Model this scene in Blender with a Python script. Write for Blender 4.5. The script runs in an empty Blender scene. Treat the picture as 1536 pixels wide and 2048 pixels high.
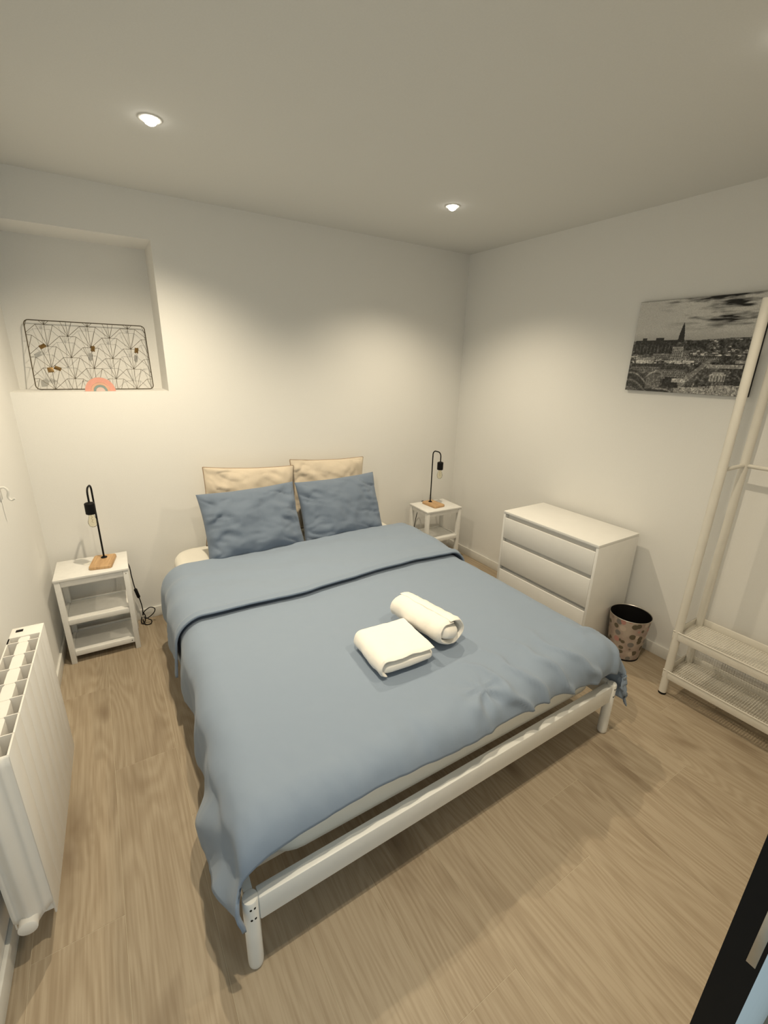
import bpy, bmesh, math, random
import numpy as np
from mathutils import Vector, Matrix, noise

random.seed(7); np.random.seed(7)
SC = bpy.context.scene
COL = SC.collection
PI = math.pi
H = 2.466            # ceiling height

# ------------------------------------------------------------------ camera
F_PX = 893.145
cam_d = bpy.data.cameras.new('camera')
cam_d.sensor_fit = 'VERTICAL'; cam_d.sensor_height = 24.0; cam_d.sensor_width = 18.0
cam_d.lens = F_PX / 2048.0 * 24.0
cam_d.clip_start = 0.005
cam = bpy.data.objects.new('camera', cam_d); COL.objects.link(cam)
R_ = Vector((0.84602361, -0.53256925, 0.02478012))
U_ = Vector((0.14879321, 0.28049013, 0.94825411))
D_ = Vector((0.51196156, 0.79855825, -0.31654396))
cam.matrix_world = Matrix(((R_.x, U_.x, -D_.x, -2.67128), (R_.y, U_.y, -D_.y, -3.01259),
                           (R_.z, U_.z, -D_.z, 1.64351), (0, 0, 0, 1)))
SC.camera = cam

# ------------------------------------------------------------------ world, exposure
W = bpy.data.worlds.new('daylight'); SC.world = W; W.use_nodes = True
bg = W.node_tree.nodes['Background']
bg.inputs[0].default_value = (0.66, 0.88, 1.0, 1); bg.inputs[1].default_value = 0.62
SC.view_settings.view_transform = 'Standard'
SC.view_settings.look = 'None'
SC.view_settings.exposure = 0.0
SC.view_settings.gamma = 1.0
SC.view_settings.use_curve_mapping = False
SPOT_W = 84.0
SPOT_COL = (1.0, 0.855, 0.625)

# ------------------------------------------------------------------ helpers
class MB:
    """collects shapes; build() links them as one mesh object"""
    def __init__(self): self.v = []; self.f = []; self.sm = []
    def add(self, vs, fs, smooth=False, M=None):
        o = len(self.v)
        for p in vs:
            p = Vector(p)
            if M is not None: p = M @ p
            self.v.append(tuple(p))
        for f in fs: self.f.append(tuple(o + i for i in f)); self.sm.append(smooth)
        return self
    def box(self, x0, x1, y0, y1, z0, z1, b=0.0, M=None):
        if x0 > x1: x0, x1 = x1, x0
        if y0 > y1: y0, y1 = y1, y0
        if z0 > z1: z0, z1 = z1, z0
        if b <= 0:
            vs = [(x, y, z) for z in (z0, z1) for y in (y0, y1) for x in (x0, x1)]
            fs = [(0, 2, 3, 1), (4, 5, 7, 6), (0, 1, 5, 4), (2, 6, 7, 3), (0, 4, 6, 2), (1, 3, 7, 5)]
            return self.add(vs, fs, False, M)
        bm = bmesh.new()
        bmesh.ops.create_cube(bm, size=1.0)
        for v in bm.verts:
            v.co = Vector(((x0 + x1) / 2 + v.co.x * (x1 - x0), (y0 + y1) / 2 + v.co.y * (y1 - y0), (z0 + z1) / 2 + v.co.z * (z1 - z0)))
        bmesh.ops.bevel(bm, geom=bm.edges[:], offset=b, segments=2, profile=0.5, affect='EDGES')
        bm.verts.index_update()
        self.add([v.co.copy() for v in bm.verts], [[v.index for v in f.verts] for f in bm.faces], True, M)
        bm.free(); return self
    def tube(self, pts, r, n=10, closed=False, M=None, cap=True):
        pts = [Vector(p) for p in pts]; m = len(pts)
        rs = r if isinstance(r, (list, tuple)) else [r] * m
        vs = []; fs = []; up = None
        for i, p in enumerate(pts):
            if closed: t = pts[(i + 1) % m] - pts[i - 1]
            else: t = pts[min(i + 1, m - 1)] - pts[max(i - 1, 0)]
            t.normalize()
            if up is None:
                a = Vector((0, 0, 1)) if abs(t.z) < 0.9 else Vector((1, 0, 0))
                up = t.cross(a).normalized()
            else:
                up = (up - t * up.dot(t))
                up = up.normalized() if up.length > 1e-6 else t.orthogonal().normalized()
            w = t.cross(up)
            for k in range(n):
                a = 2 * PI * k / n
                vs.append(p + (up * math.cos(a) + w * math.sin(a)) * rs[i])
        for i in range(m if closed else m - 1):
            j = (i + 1) % m
            for k in range(n):
                l = (k + 1) % n
                fs.append((i * n + k, i * n + l, j * n + l, j * n + k))
        if cap and not closed:
            fs.append(tuple(reversed(range(n)))); fs.append(tuple((m - 1) * n + k for k in range(n)))
        return self.add(vs, fs, True, M)
    def lathe(self, prof, n=32, c=(0, 0, 0), M=None, cap0=True, cap1=True):
        vs = []; fs = []; m = len(prof)
        for r, z in prof:
            for k in range(n):
                a = 2 * PI * k / n
                vs.append((c[0] + r * math.cos(a), c[1] + r * math.sin(a), c[2] + z))
        for i in range(m - 1):
            for k in range(n):
                l = (k + 1) % n
                fs.append((i * n + k, i * n + l, (i + 1) * n + l, (i + 1) * n + k))
        if cap0: fs.append(tuple(reversed(range(n))))
        if cap1: fs.append(tuple((m - 1) * n + k for k in range(n)))
        return self.add(vs, fs, True, M)
    def prism(self, poly, z0, z1, M=None, smooth=False):
        n = len(poly)
        vs = [(p[0], p[1], z0) for p in poly] + [(p[0], p[1], z1) for p in poly]
        fs = [tuple(reversed(range(n))), tuple(range(n, 2 * n))]
        for i in range(n): fs.append((i, (i + 1) % n, n + (i + 1) % n, n + i))
        return self.add(vs, fs, smooth, M)
    def grid(self, P, closed_u=False, smooth=True):
        nu, nv = len(P), len(P[0])
        vs = [p for row in P for p in row]; fs = []
        for i in range(nu if closed_u else nu - 1):
            for j in range(nv - 1):
                a = i * nv + j; b = ((i + 1) % nu) * nv + j
                fs.append((a, b, b + 1, a + 1))
        return self.add(vs, fs, smooth)
    def build(self, name, mat, parent=None, weld=False, sharp=0.7, recalc=True):
        me = bpy.data.meshes.new(name)
        me.from_pydata(self.v, [], self.f)
        bm = bmesh.new(); bm.from_mesh(me)
        for f, s in zip(bm.faces, self.sm): f.smooth = s
        if weld: bmesh.ops.remove_doubles(bm, verts=bm.verts[:], dist=1e-5)
        if recalc: bmesh.ops.recalc_face_normals(bm, faces=bm.faces[:])
        for e in bm.edges:
            if len(e.link_faces) == 2 and e.calc_face_angle(0) > sharp: e.smooth = False
        bm.to_mesh(me); bm.free()
        me.materials.append(mat)
        o = bpy.data.objects.new(name, me); COL.objects.link(o)
        if parent is not None: o.parent = parent
        return o

def tag(o, label, cat, group=None, kind=None):
    o['label'] = label; o['category'] = cat
    if group: o['group'] = group
    if kind: o['kind'] = kind
    return o
def empty(name, loc=(0, 0, 0), rz=0.0):
    o = bpy.data.objects.new(name, None); COL.objects.link(o)
    o.location = loc; o.rotation_euler = (0, 0, rz); o.empty_display_size = 0.05
    return o
def struct(o, label, cat='wall'):
    o['kind'] = 'structure'; o['label'] = label; o['category'] = cat; return o

# ------------------------------------------------------------------ materials
def newmat(name):
    m = bpy.data.materials.new(name); m.use_nodes = True
    nt = m.node_tree
    return m, nt, nt.nodes['Principled BSDF']
def N(nt, kind, **kw):
    n = nt.nodes.new(kind)
    for k, v in kw.items():
        if k.startswith('i_'): n.inputs[k[2:].replace('_', ' ')].default_value = v
        else: setattr(n, k, v)
    return n
def bump(nt, bsdf, height, strength, dist=0.01):
    b = N(nt, 'ShaderNodeBump'); b.inputs['Strength'].default_value = strength; b.inputs['Distance'].default_value = dist
    nt.links.new(height, b.inputs['Height']); nt.links.new(b.outputs[0], bsdf.inputs['Normal']); return b
def simple(name, col, rough=0.5, metal=0.0, var=0.04, scale=25.0, bmp=0.0, spec=0.5, detail=3.0):
    m, nt, b = newmat(name)
    b.inputs['Roughness'].default_value = rough; b.inputs['Metallic'].default_value = metal
    b.inputs['Specular IOR Level'].default_value = spec
    tc = N(nt, 'ShaderNodeTexCoord')
    nz = N(nt, 'ShaderNodeTexNoise'); nz.inputs['Scale'].default_value = scale; nz.inputs['Detail'].default_value = detail
    nt.links.new(tc.outputs['Object'], nz.inputs['Vector'])
    r = N(nt, 'ShaderNodeValToRGB')
    r.color_ramp.elements[0].position = 0.3; r.color_ramp.elements[1].position = 0.7
    r.color_ramp.elements[0].color = tuple(c * (1 - var) for c in col) + (1,)
    r.color_ramp.elements[1].color = tuple(min(1, c * (1 + var)) for c in col) + (1,)
    nt.links.new(nz.outputs['Fac'], r.inputs[0]); nt.links.new(r.outputs[0], b.inputs['Base Color'])
    if bmp: bump(nt, b, nz.outputs['Fac'], bmp)
    return m

def fabric(name, col, rough=0.9, weave=900.0, wr=9.0, wstr=0.25, var=0.06, sheen=0.15):
    m, nt, b = newmat(name)
    b.inputs['Roughness'].default_value = rough; b.inputs['Specular IOR Level'].default_value = 0.15
    b.inputs['Sheen Weight'].default_value = sheen
    tc = N(nt, 'ShaderNodeTexCoord')
    n1 = N(nt, 'ShaderNodeTexNoise'); n1.inputs['Scale'].default_value = wr; n1.inputs['Detail'].default_value = 5
    n1.inputs['Distortion'].default_value = 0.6
    n2 = N(nt, 'ShaderNodeTexNoise'); n2.inputs['Scale'].default_value = weave; n2.inputs['Detail'].default_value = 2
    for n in (n1, n2): nt.links.new(tc.outputs['Object'], n.inputs['Vector'])
    r = N(nt, 'ShaderNodeValToRGB')
    r.color_ramp.elements[0].color = tuple(c * (1 - var) for c in col) + (1,)
    r.color_ramp.elements[1].color = tuple(c * (1 + var) for c in col) + (1,)
    nt.links.new(n2.outputs['Fac'], r.inputs[0]); nt.links.new(r.outputs[0], b.inputs['Base Color'])
    b1 = N(nt, 'ShaderNodeBump'); b1.inputs['Strength'].default_value = wstr; b1.inputs['Distance'].default_value = 0.02
    b2 = N(nt, 'ShaderNodeBump'); b2.inputs['Strength'].default_value = 0.15; b2.inputs['Distance'].default_value = 0.001
    nt.links.new(n1.outputs['Fac'], b1.inputs['Height']); nt.links.new(n2.outputs['Fac'], b2.inputs['Height'])
    nt.links.new(b1.outputs[0], b2.inputs['Normal']); nt.links.new(b2.outputs[0], b.inputs['Normal'])
    return m

def oak_floor():
    m, nt, b = newmat('oak_plank')
    L = nt.links.new
    tc = N(nt, 'ShaderNodeTexCoord'); oi = N(nt, 'ShaderNodeObjectInfo')
    mul = N(nt, 'ShaderNodeVectorMath', operation='SCALE'); 
    cmb = N(nt, 'ShaderNodeCombineXYZ')
    L(oi.outputs['Random'], cmb.inputs[0]); L(oi.outputs['Random'], cmb.inputs[1]); L(oi.outputs['Random'], cmb.inputs[2])
    L(cmb.outputs[0], mul.inputs[0]); mul.inputs['Scale'].default_value = 57.0
    add = N(nt, 'ShaderNodeVectorMath', operation='ADD'); L(tc.outputs['Object'], add.inputs[0]); L(mul.outputs[0], add.inputs[1])
    # slow warp so that the grain wanders
    mpw = N(nt, 'ShaderNodeMapping'); mpw.inputs['Scale'].default_value = (6.5, 0.85, 1); L(add.outputs[0], mpw.inputs[0])
    nw = N(nt, 'ShaderNodeTexNoise'); nw.inputs['Scale'].default_value = 1.0; nw.inputs['Detail'].default_value = 1; L(mpw.outputs[0], nw.inputs['Vector'])
    # cathedral lines: contour bands of the slow noise
    mulb = N(nt, 'ShaderNodeMath', operation='MULTIPLY'); L(nw.outputs['Fac'], mulb.inputs[0]); mulb.inputs[1].default_value = 120.0
    sn = N(nt, 'ShaderNodeMath', operation='SINE'); L(mulb.outputs[0], sn.inputs[0])
    rb = N(nt, 'ShaderNodeMapRange'); rb.inputs['From Min'].default_value = -1; L(sn.outputs[0], rb.inputs['Value'])
    # fine fibres
    mpf = N(nt, 'ShaderNodeMapping'); mpf.inputs['Scale'].default_value = (160.0, 5.0, 1); L(add.outputs[0], mpf.inputs[0])
    nf = N(nt, 'ShaderNodeTexNoise'); nf.inputs['Scale'].default_value = 1.0; nf.inputs['Detail'].default_value = 4; L(mpf.outputs[0], nf.inputs['Vector'])
    # broad tone and dark heart patches
    mpp = N(nt, 'ShaderNodeMapping'); mpp.inputs['Scale'].default_value = (5.5, 1.9, 1); mpp.inputs['Location'].default_value = (3, 9, 0); L(add.outputs[0], mpp.inputs[0])
    npz = N(nt, 'ShaderNodeTexNoise'); npz.inputs['Scale'].default_value = 1.0; npz.inputs['Detail'].default_value = 3; npz.inputs['Distortion'].default_value = 0.8; L(mpp.outputs[0], npz.inputs['Vector'])
    patch = N(nt, 'ShaderNodeValToRGB'); e = patch.color_ramp.elements
    e[0].position = 0.56; e[0].color = (0, 0, 0, 1); e[1].position = 0.76; e[1].color = (1, 1, 1, 1); L(npz.outputs['Fac'], patch.inputs[0])
    # knots
    mpk = N(nt, 'ShaderNodeMapping'); mpk.inputs['Scale'].default_value = (4.2, 1.7, 1); L(add.outputs[0], mpk.inputs[0])
    vo = N(nt, 'ShaderNodeTexVoronoi'); vo.inputs['Scale'].default_value = 1.0; L(mpk.outputs[0], vo.inputs['Vector'])
    kn = N(nt, 'ShaderNodeValToRGB'); e = kn.color_ramp.elements
    e[0].position = 0.03; e[0].color = (1, 1, 1, 1); e[1].position = 0.16; e[1].color = (0, 0, 0, 1); L(vo.outputs['Distance'], kn.inputs[0])
    base = N(nt, 'ShaderNodeValToRGB'); e = base.color_ramp.elements
    e[0].position = 0.25; e[0].color = (0.300, 0.235, 0.160, 1); e[1].position = 0.75; e[1].color = (0.400, 0.330, 0.240, 1)
    mixf = N(nt, 'ShaderNodeMath', operation='MULTIPLY_ADD'); L(rb.outputs[0], mixf.inputs[0]); mixf.inputs[1].default_value = 0.24; L(nf.outputs['Fac'], mixf.inputs[2])
    addr = N(nt, 'ShaderNodeMath', operation='MULTIPLY_ADD'); L(oi.outputs['Random'], addr.inputs[0]); addr.inputs[1].default_value = 0.14; L(mixf.outputs[0], addr.inputs[2])
    sub = N(nt, 'ShaderNodeMath', operation='SUBTRACT'); L(addr.outputs[0], sub.inputs[0]); sub.inputs[1].default_value = 0.12
    L(sub.outputs[0], base.inputs[0])
    m1 = N(nt, 'ShaderNodeMix', data_type='RGBA'); m1.inputs['B'].default_value = (0.205, 0.150, 0.095, 1) if False else (0, 0, 0, 1)
    m1.inputs[7].default_value = (0.205, 0.150, 0.095, 1); L(base.outputs[0], m1.inputs[6])
    s1 = N(nt, 'ShaderNodeMath', operation='MULTIPLY'); L(patch.outputs[0], s1.inputs[0]); s1.inputs[1].default_value = 0.75; L(s1.outputs[0], m1.inputs[0])
    m2 = N(nt, 'ShaderNodeMix', data_type='RGBA'); m2.inputs[7].default_value = (0.16, 0.11, 0.068, 1); L(m1.outputs[2], m2.inputs[6])
    s2 = N(nt, 'ShaderNodeMath', operation='MULTIPLY'); L(kn.outputs[0], s2.inputs[0]); s2.inputs[1].default_value = 0.65; L(s2.outputs[0], m2.inputs[0])
    L(m2.outputs[2], b.inputs['Base Color'])
    b.inputs['Roughness'].default_value = 0.55; b.inputs['Specular IOR Level'].default_value = 0.3
    bump(nt, b, nf.outputs['Fac'], 0.12, 0.002)
    return m

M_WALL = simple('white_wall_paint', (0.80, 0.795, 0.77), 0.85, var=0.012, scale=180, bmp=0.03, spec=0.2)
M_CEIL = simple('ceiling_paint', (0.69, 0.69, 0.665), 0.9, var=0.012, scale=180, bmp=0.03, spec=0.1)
M_TRIM = simple('white_skirting_paint', (0.74, 0.73, 0.69), 0.45, var=0.02, scale=40)
M_OAK = oak_floor()
M_JOINT = simple('joint_highlight', (0.50, 0.43, 0.32), 0.8)  # pale colour paints in the light that plank bevels catch
M_LACQ = simple('white_lacquer', (0.80, 0.79, 0.76), 0.42, var=0.015, scale=12)
M_NS = simple('painted_white_wood', (0.78, 0.775, 0.75), 0.5, var=0.03, scale=30, bmp=0.03)
M_BED = simple('bed_white_metal', (0.80, 0.80, 0.77), 0.4, var=0.02, scale=15)
M_RACK = simple('rack_white_metal', (0.72, 0.69, 0.62), 0.45, var=0.02, scale=15)
M_RAD = simple('radiator_enamel', (0.80, 0.78, 0.74), 0.35, var=0.02, scale=10)
M_BLACK = simple('matt_black_metal', (0.004, 0.0035, 0.0035), 0.55, var=0.1, scale=30, spec=0.2)
M_DARKP = simple('black_plastic', (0.006, 0.005, 0.005), 0.6, var=0.1, scale=30, spec=0.2)
M_SHEET = fabric('white_sheet', (0.80, 0.775, 0.70), weave=1200, wstr=0.12, var=0.02)
M_MATT = fabric('mattress_ticking', (0.62, 0.64, 0.62), weave=900, wstr=0.1, var=0.03)
M_DUVET = fabric('blue_cotton', (0.236, 0.292, 0.375), weave=1400, wr=6.0, wstr=0.10, var=0.04)
M_BLUEP = fabric('blue_pillow_cotton', (0.160, 0.202, 0.268), weave=1400, wr=7.0, wstr=0.15, var=0.04)
M_BEIGE = fabric('beige_linen', (0.60, 0.525, 0.42), weave=420, wr=10, wstr=0.2, var=0.10)
M_PIPE = fabric('taupe_piping', (0.33, 0.25, 0.18), weave=900, wstr=0.05)
M_TOWEL = fabric('white_terry', (0.86, 0.83, 0.77), weave=520, wr=14, wstr=0.12, var=0.05, sheen=0.3)
M_GOLD = simple('aged_brass', (0.10, 0.082, 0.055), 0.45, metal=0.6, var=0.15, scale=60)
M_CLIP = simple('gold_clip', (0.23, 0.14, 0.045), 0.4, metal=0.5, var=0.2, scale=80)
M_STEEL = simple('brushed_steel', (0.55, 0.52, 0.46), 0.35, metal=0.9, var=0.05, scale=80)

def wood_base():
    m, nt, b = newmat('bamboo_wood'); L = nt.links.new
    tc = N(nt, 'ShaderNodeTexCoord'); mp = N(nt, 'ShaderNodeMapping'); mp.inputs['Scale'].default_value = (90, 8, 30)
    L(tc.outputs['Object'], mp.inputs[0])
    n = N(nt, 'ShaderNodeTexNoise'); n.inputs['Scale'].default_value = 1; n.inputs['Detail'].default_value = 4; L(mp.outputs[0], n.inputs['Vector'])
    r = N(nt, 'ShaderNodeValToRGB'); e = r.color_ramp.elements
    e[0].position = 0.3; e[0].color = (0.42, 0.25, 0.115, 1); e[1].position = 0.7; e[1].color = (0.60, 0.39, 0.20, 1)
    L(n.outputs['Fac'], r.inputs[0]); L(r.outputs[0], b.inputs['Base Color']); b.inputs['Roughness'].default_value = 0.5
    return m
M_BAMBOO = wood_base()

def clear_glass(name, tint=(1, 1, 1), gl=0.12):
    m, nt, b = newmat(name); L = nt.links.new
    nt.nodes.remove(b)
    tr = N(nt, 'ShaderNodeBsdfTransparent'); tr.inputs[0].default_value = tuple(tint) + (1,)
    g = N(nt, 'ShaderNodeBsdfGlossy'); g.inputs['Roughness'].default_value = 0.03
    fr = N(nt, 'ShaderNodeLayerWeight'); fr.inputs[0].default_value = gl
    mx = N(nt, 'ShaderNodeMixShader'); L(fr.outputs['Fresnel'], mx.inputs[0]); L(tr.outputs[0], mx.inputs[1]); L(g.outputs[0], mx.inputs[2])
    L(mx.outputs[0], nt.nodes['Material Output'].inputs[0]); return m
M_BULB = clear_glass('amber_bulb_glass', (0.97, 0.95, 0.86), 0.08)
def emit(name, col, s):
    m, nt, b = newmat(name)
    b.inputs['Base Color'].default_value = (0.9, 0.9, 0.85, 1)
    b.inputs['Emission Color'].default_value = tuple(col) + (1,); b.inputs['Emission Strength'].default_value = s; return m
M_LED = emit('lit_led', (1.0, 0.95, 0.84), 14.0)

# ------------------------------------------------------------------ setting
NX, NZ0, NZ1, ND = -2.286, 1.452, 2.243, 0.29      # niche right edge, floor, top, depth
w = MB()
w.box(NX, 0.12, 0, 0.38, -0.02, H)
w.box(-3.3, NX, 0, 0.38, -0.02, NZ0)
w.box(-3.3, NX, 0, 0.38, NZ1, H)
w.box(-3.3, NX, ND, 0.38, NZ0, NZ1)
struct(w.build('wall_back', M_WALL), 'white painted wall behind the bed with a recessed niche')
struct(MB().box(0, 0.12, -2.95, 0.0, -0.02, H).build('wall_right', M_WALL), 'white painted wall carrying the black and white city picture')
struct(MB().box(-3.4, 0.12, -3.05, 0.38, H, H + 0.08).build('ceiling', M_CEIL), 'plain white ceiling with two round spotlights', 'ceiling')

# the wall on the left runs slightly out of square; local frame: X = away from wall into room, Y = along wall from the back corner
WL = Vector((-3.03, 0.0, 0.0)); _d = Vector((-0.045, -1.0, 0)).normalized(); _n = Vector((-_d.y, _d.x, 0))   # _n points into the room (+x)
LM = Matrix(((_n.x, _d.x, 0, WL.x), (_n.y, _d.y, 0, WL.y), (0, 0, 1, 0), (0, 0, 0, 1)))
struct(MB().box(-0.12, 0, -0.38, 3.05, -0.02, H, M=LM).build('wall_left', M_WALL), 'white painted wall with the radiator')
# front wall with the wide opening in which the photographer stands
w = MB()
w.box(-1.20, 0.12, -2.93, -2.85, -0.02, H); w.box(-3.15, -1.20, -2.93, -2.85, 2.10, H)
struct(w.build('wall_front', M_WALL), 'white partition wall around the entrance opening')
dr = empty('door_1', (-2.16, -2.966, 0)); struct(dr, 'white sliding door leaf with black edge at the entrance', 'door')
MB().box(0.0015, 1.05, -0.017, 0.016, 0.01, 2.13).build('leaf', M_LACQ, dr)
MB().box(0.0, 0.0014, -0.017, 0.016, 0.01, 2.13).build('black_edge_strip', M_BLACK, dr)
MB().box(-0.001, -0.0001, -0.0135, -0.005, 1.035, 1.125, b=0.0003).build('lock_plate', M_STEEL, dr)

# baseboards
HB, EB = 0.070, 0.012
struct(MB().box(-3.03, -EB, -EB, 0, 0, HB, b=0.002).build('baseboard_back', M_TRIM), 'white skirting board under the wall behind the bed', 'baseboard')
struct(MB().box(-EB, 0, -2.85, 0, 0, HB, b=0.002).build('baseboard_right', M_TRIM), 'white skirting board behind dresser and bin', 'baseboard')
struct(MB().box(0, EB, 0.012, 2.84, 0, HB, b=0.002, M=LM).build('baseboard_left', M_TRIM), 'white skirting board below the radiator', 'baseboard')

# floor: sub layer, pale so the joints show a painted highlight, and one object per plank
fl = MB().box(-3.5, 0.12, -3.6, 0.30, -0.05, -0.0007).build('floor', M_JOINT); struct(fl, 'wood look plank floor of greyish oak', 'floor')
PW, X0 = 0.235, -1.652
def plank(x0, x1, y0, y1):
    g = 0.0007; c = 0.0004; z0, z1 = -0.0007, 0.0
    x0 += g; x1 -= g; y0 += g; y1 -= g
    cx, cy = (x0 + x1) / 2, (y0 + y1) / 2
    vs = [(x, y, z0) for x, y in ((x0, y0), (x1, y0), (x1, y1), (x0, y1))] + \
         [(x, y, z1 - c) for x, y in ((x0, y0), (x1, y0), (x1, y1), (x0, y1))] + \
         [(x, y, z1) for x, y in ((x0 + c, y0 + c), (x1 - c, y0 + c), (x1 - c, y1 - c), (x0 + c, y1 - c))]
    vs = [(a - cx, b_ - cy, z) for a, b_, z in vs]
    fs = [(8, 9, 10, 11)] + [(i + k, (i + 1) % 4 + k, (i + 1) % 4 + k + 4, i + k + 4) for k in (0, 4) for i in range(4)]
    o = MB().add(vs, fs).build('plank', M_OAK, fl, recalc=False)
    o.location = (cx, cy, 0)
k0 = -8; PL = 1.19
for k in range(-8, 8):
    x0 = X0 + k * PW; x1 = min(x0 + PW, 0.11)
    if x0 > 0.1: continue
    st = {0: -2.476, -1: -2.90, 1: -2.26}.get(k, -2.2 - 0.97 * ((k * 0.381 + 0.13) % 1.0))
    ys = [st + PL * i for i in range(-2, 5)]
    for a in ys:
        y0, y1 = max(a, -3.6), min(a + PL, 0.0)
        if y1 - y0 > 0.02: plank(x0, x1, y0, y1)

# ------------------------------------------------------------------ ceiling spotlights
def spot(x, y, label, power=1.0, tilt=(0.0, 0.0)):
    r = empty('ceiling_spotlight', (x, y, H)); tag(r, label, 'spotlight', 'recessed ceiling spotlights')
    MB().lathe([(0.027, -0.001), (0.036, -0.004), (0.040, -0.003), (0.041, 0.0)], 32, cap0=False, cap1=False).build('trim_ring', M_TRIM, r)
    MB().lathe([(0.0005, -0.022), (0.010, -0.0205), (0.018, -0.016), (0.024, -0.008), (0.026, 0.0)], 32).build('lamp_lens', M_LED, r)
    l = bpy.data.lights.new('spot_beam', 'SPOT'); l.energy = SPOT_W * power; l.color = SPOT_COL
    l.spot_size = math.radians(129); l.spot_blend = 1.0; l.shadow_soft_size = 0.020
    o = bpy.data.objects.new('spot_beam', l); COL.objects.link(o); o.parent = r; o.location = (0, 0, -0.04); o.rotation_euler = (math.radians(tilt[0]), math.radians(tilt[1]), 0)
spot(-2.347, -0.86, 'lit round ceiling spotlight above the left side of the bed', 1.25, (9, 5))
spot(-0.856, -0.794, 'lit round ceiling spotlight nearest the corner with the dresser wall', 0.95)
spot(-1.030, -2.335, 'lit round ceiling spotlight above the foot of the bed towards the clothes rack', 0.58)
spot(-2.270, -2.240, 'lit round ceiling spotlight above the foot of the bed towards the radiator', 0.95)

# ------------------------------------------------------------------ bed
BX0, BX1, BY0, BY1 = -2.516, -0.8525, -2.153, -0.05
HX0 = -2.425     # the frame stands slightly out of square: head corner on the left
bed = empty('bed_frame', (-1.684, -1.1, 0)); tag(bed, 'white double bed frame with round legs under blue bedding', 'bed')
OM = Matrix.Translation((1.684, 1.1, 0))
for x, y in ((BX0, BY0), (BX1, BY0), (HX0, BY1), (BX1, BY1)):
    lg = MB().lathe([(0.016, 0.0), (0.021, 0.006), (0.022, 0.02), (0.022, 0.270), (0.020, 0.275), (0.012, 0.276)], 24, c=(x, y, 0), M=OM).build('leg', M_BED, bed)
    if y == BY0:
        s = 1 if x == BX0 else -1
        for z in (0.255, 0.215):
            for dx in (-0.005, 0.006):
                a = -PI / 2 + (dx / 0.022)
                p = Vector((x + 0.0215 * math.cos(a), y + 0.0215 * math.sin(a), z))
                q = Vector((x + 0.0230 * math.cos(a), y + 0.0230 * math.sin(a), z))
                MB().tube([p, q], 0.0032, 8, M=OM).build('screw', M_DARKP, lg)
MB().box(BX0 + 0.020, BX1 - 0.020, BY0 - 0.016, BY0 + 0.020, 0.187, 0.274, b=0.004, M=OM).build('foot_rail', M_BED, bed)
MB().box(HX0 + 0.020, BX1 - 0.020, BY1 - 0.018, BY1 + 0.018, 0.187, 0.274, b=0.004, M=OM).build('head_rail', M_BED, bed)
for xa, xb in ((BX0, HX0), (BX1, BX1)):
    MB().prism([(xa - 0.012, BY0 + 0.020), (xa + 0.012, BY0 + 0.020), (xb + 0.012, BY1 - 0.018), (xb - 0.012, BY1 - 0.018)], 0.187, 0.274, M=OM).build('side_rail', M_BED, bed)
for i in range(13):
    y = -2.02 + i * 0.158
    xs = BX0 + (HX0 - BX0) * (y - BY0) / (BY1 - BY0)
    MB().box(xs + 0.014, BX1 - 0.014, y - 0.035, y + 0.035, 0.222, 0.240, b=0.002, M=OM).build('slat', M_BED, bed)

def rbox_rings(outline, zs):
    """outline(inset)->list of xy; zs list of (inset,z); returns MB closed solid"""
    m = MB(); n = None; vs = []; fs = []
    for ins, z in zs:
        o = outline(ins); n = len(o); vs += [(p[0], p[1], z) for p in o]
    for i in range(len(zs) - 1):
        for k in range(n):
            l = (k + 1) % n; fs.append((i * n + k, i * n + l, (i + 1) * n + l, (i + 1) * n + k))
    fs.append(tuple(reversed(range(n)))); fs.append(tuple((len(zs) - 1) * n + k for k in range(n)))
    return m.add(vs, fs, True)
def quad_outline(corners, r, seg=8):
    """rounded quadrilateral, corners counter-clockwise"""
    C = [Vector(c) for c in corners]; cen = sum(C, Vector((0, 0))) / 4
    def out(ins):
        o = []
        rr = max(r - ins, 0.01)
        for i in range(4):
            p, a, b_ = C[i], C[i - 1], C[(i + 1) % 4]
            da = (a - p).normalized(); db = (b_ - p).normalized()
            c = p + (da + db) * (r)
            for k in range(seg + 1):
                t = k / seg * PI / 2
                o.append(tuple(c - db * rr * math.cos(t) - da * rr * math.sin(t)))
        return o
    return out
qo = quad_outline([(-2.465, -2.095), (-0.885, -2.112), (-0.885, -0.055), (-2.395, -0.055)], 0.13)
mt = rbox_rings(qo, [(0.03, 0.2405), (0.012, 0.248), (0.002, 0.262), (0.0, 0.28), (0.004, 0.36), (0.0, 0.42), (0.006, 0.445), (0.022, 0.462), (0.05, 0.468)]).build('mattress', M_SHEET)
tag(mt, 'mattress in a white fitted sheet under the blue duvet', 'mattress')

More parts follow.
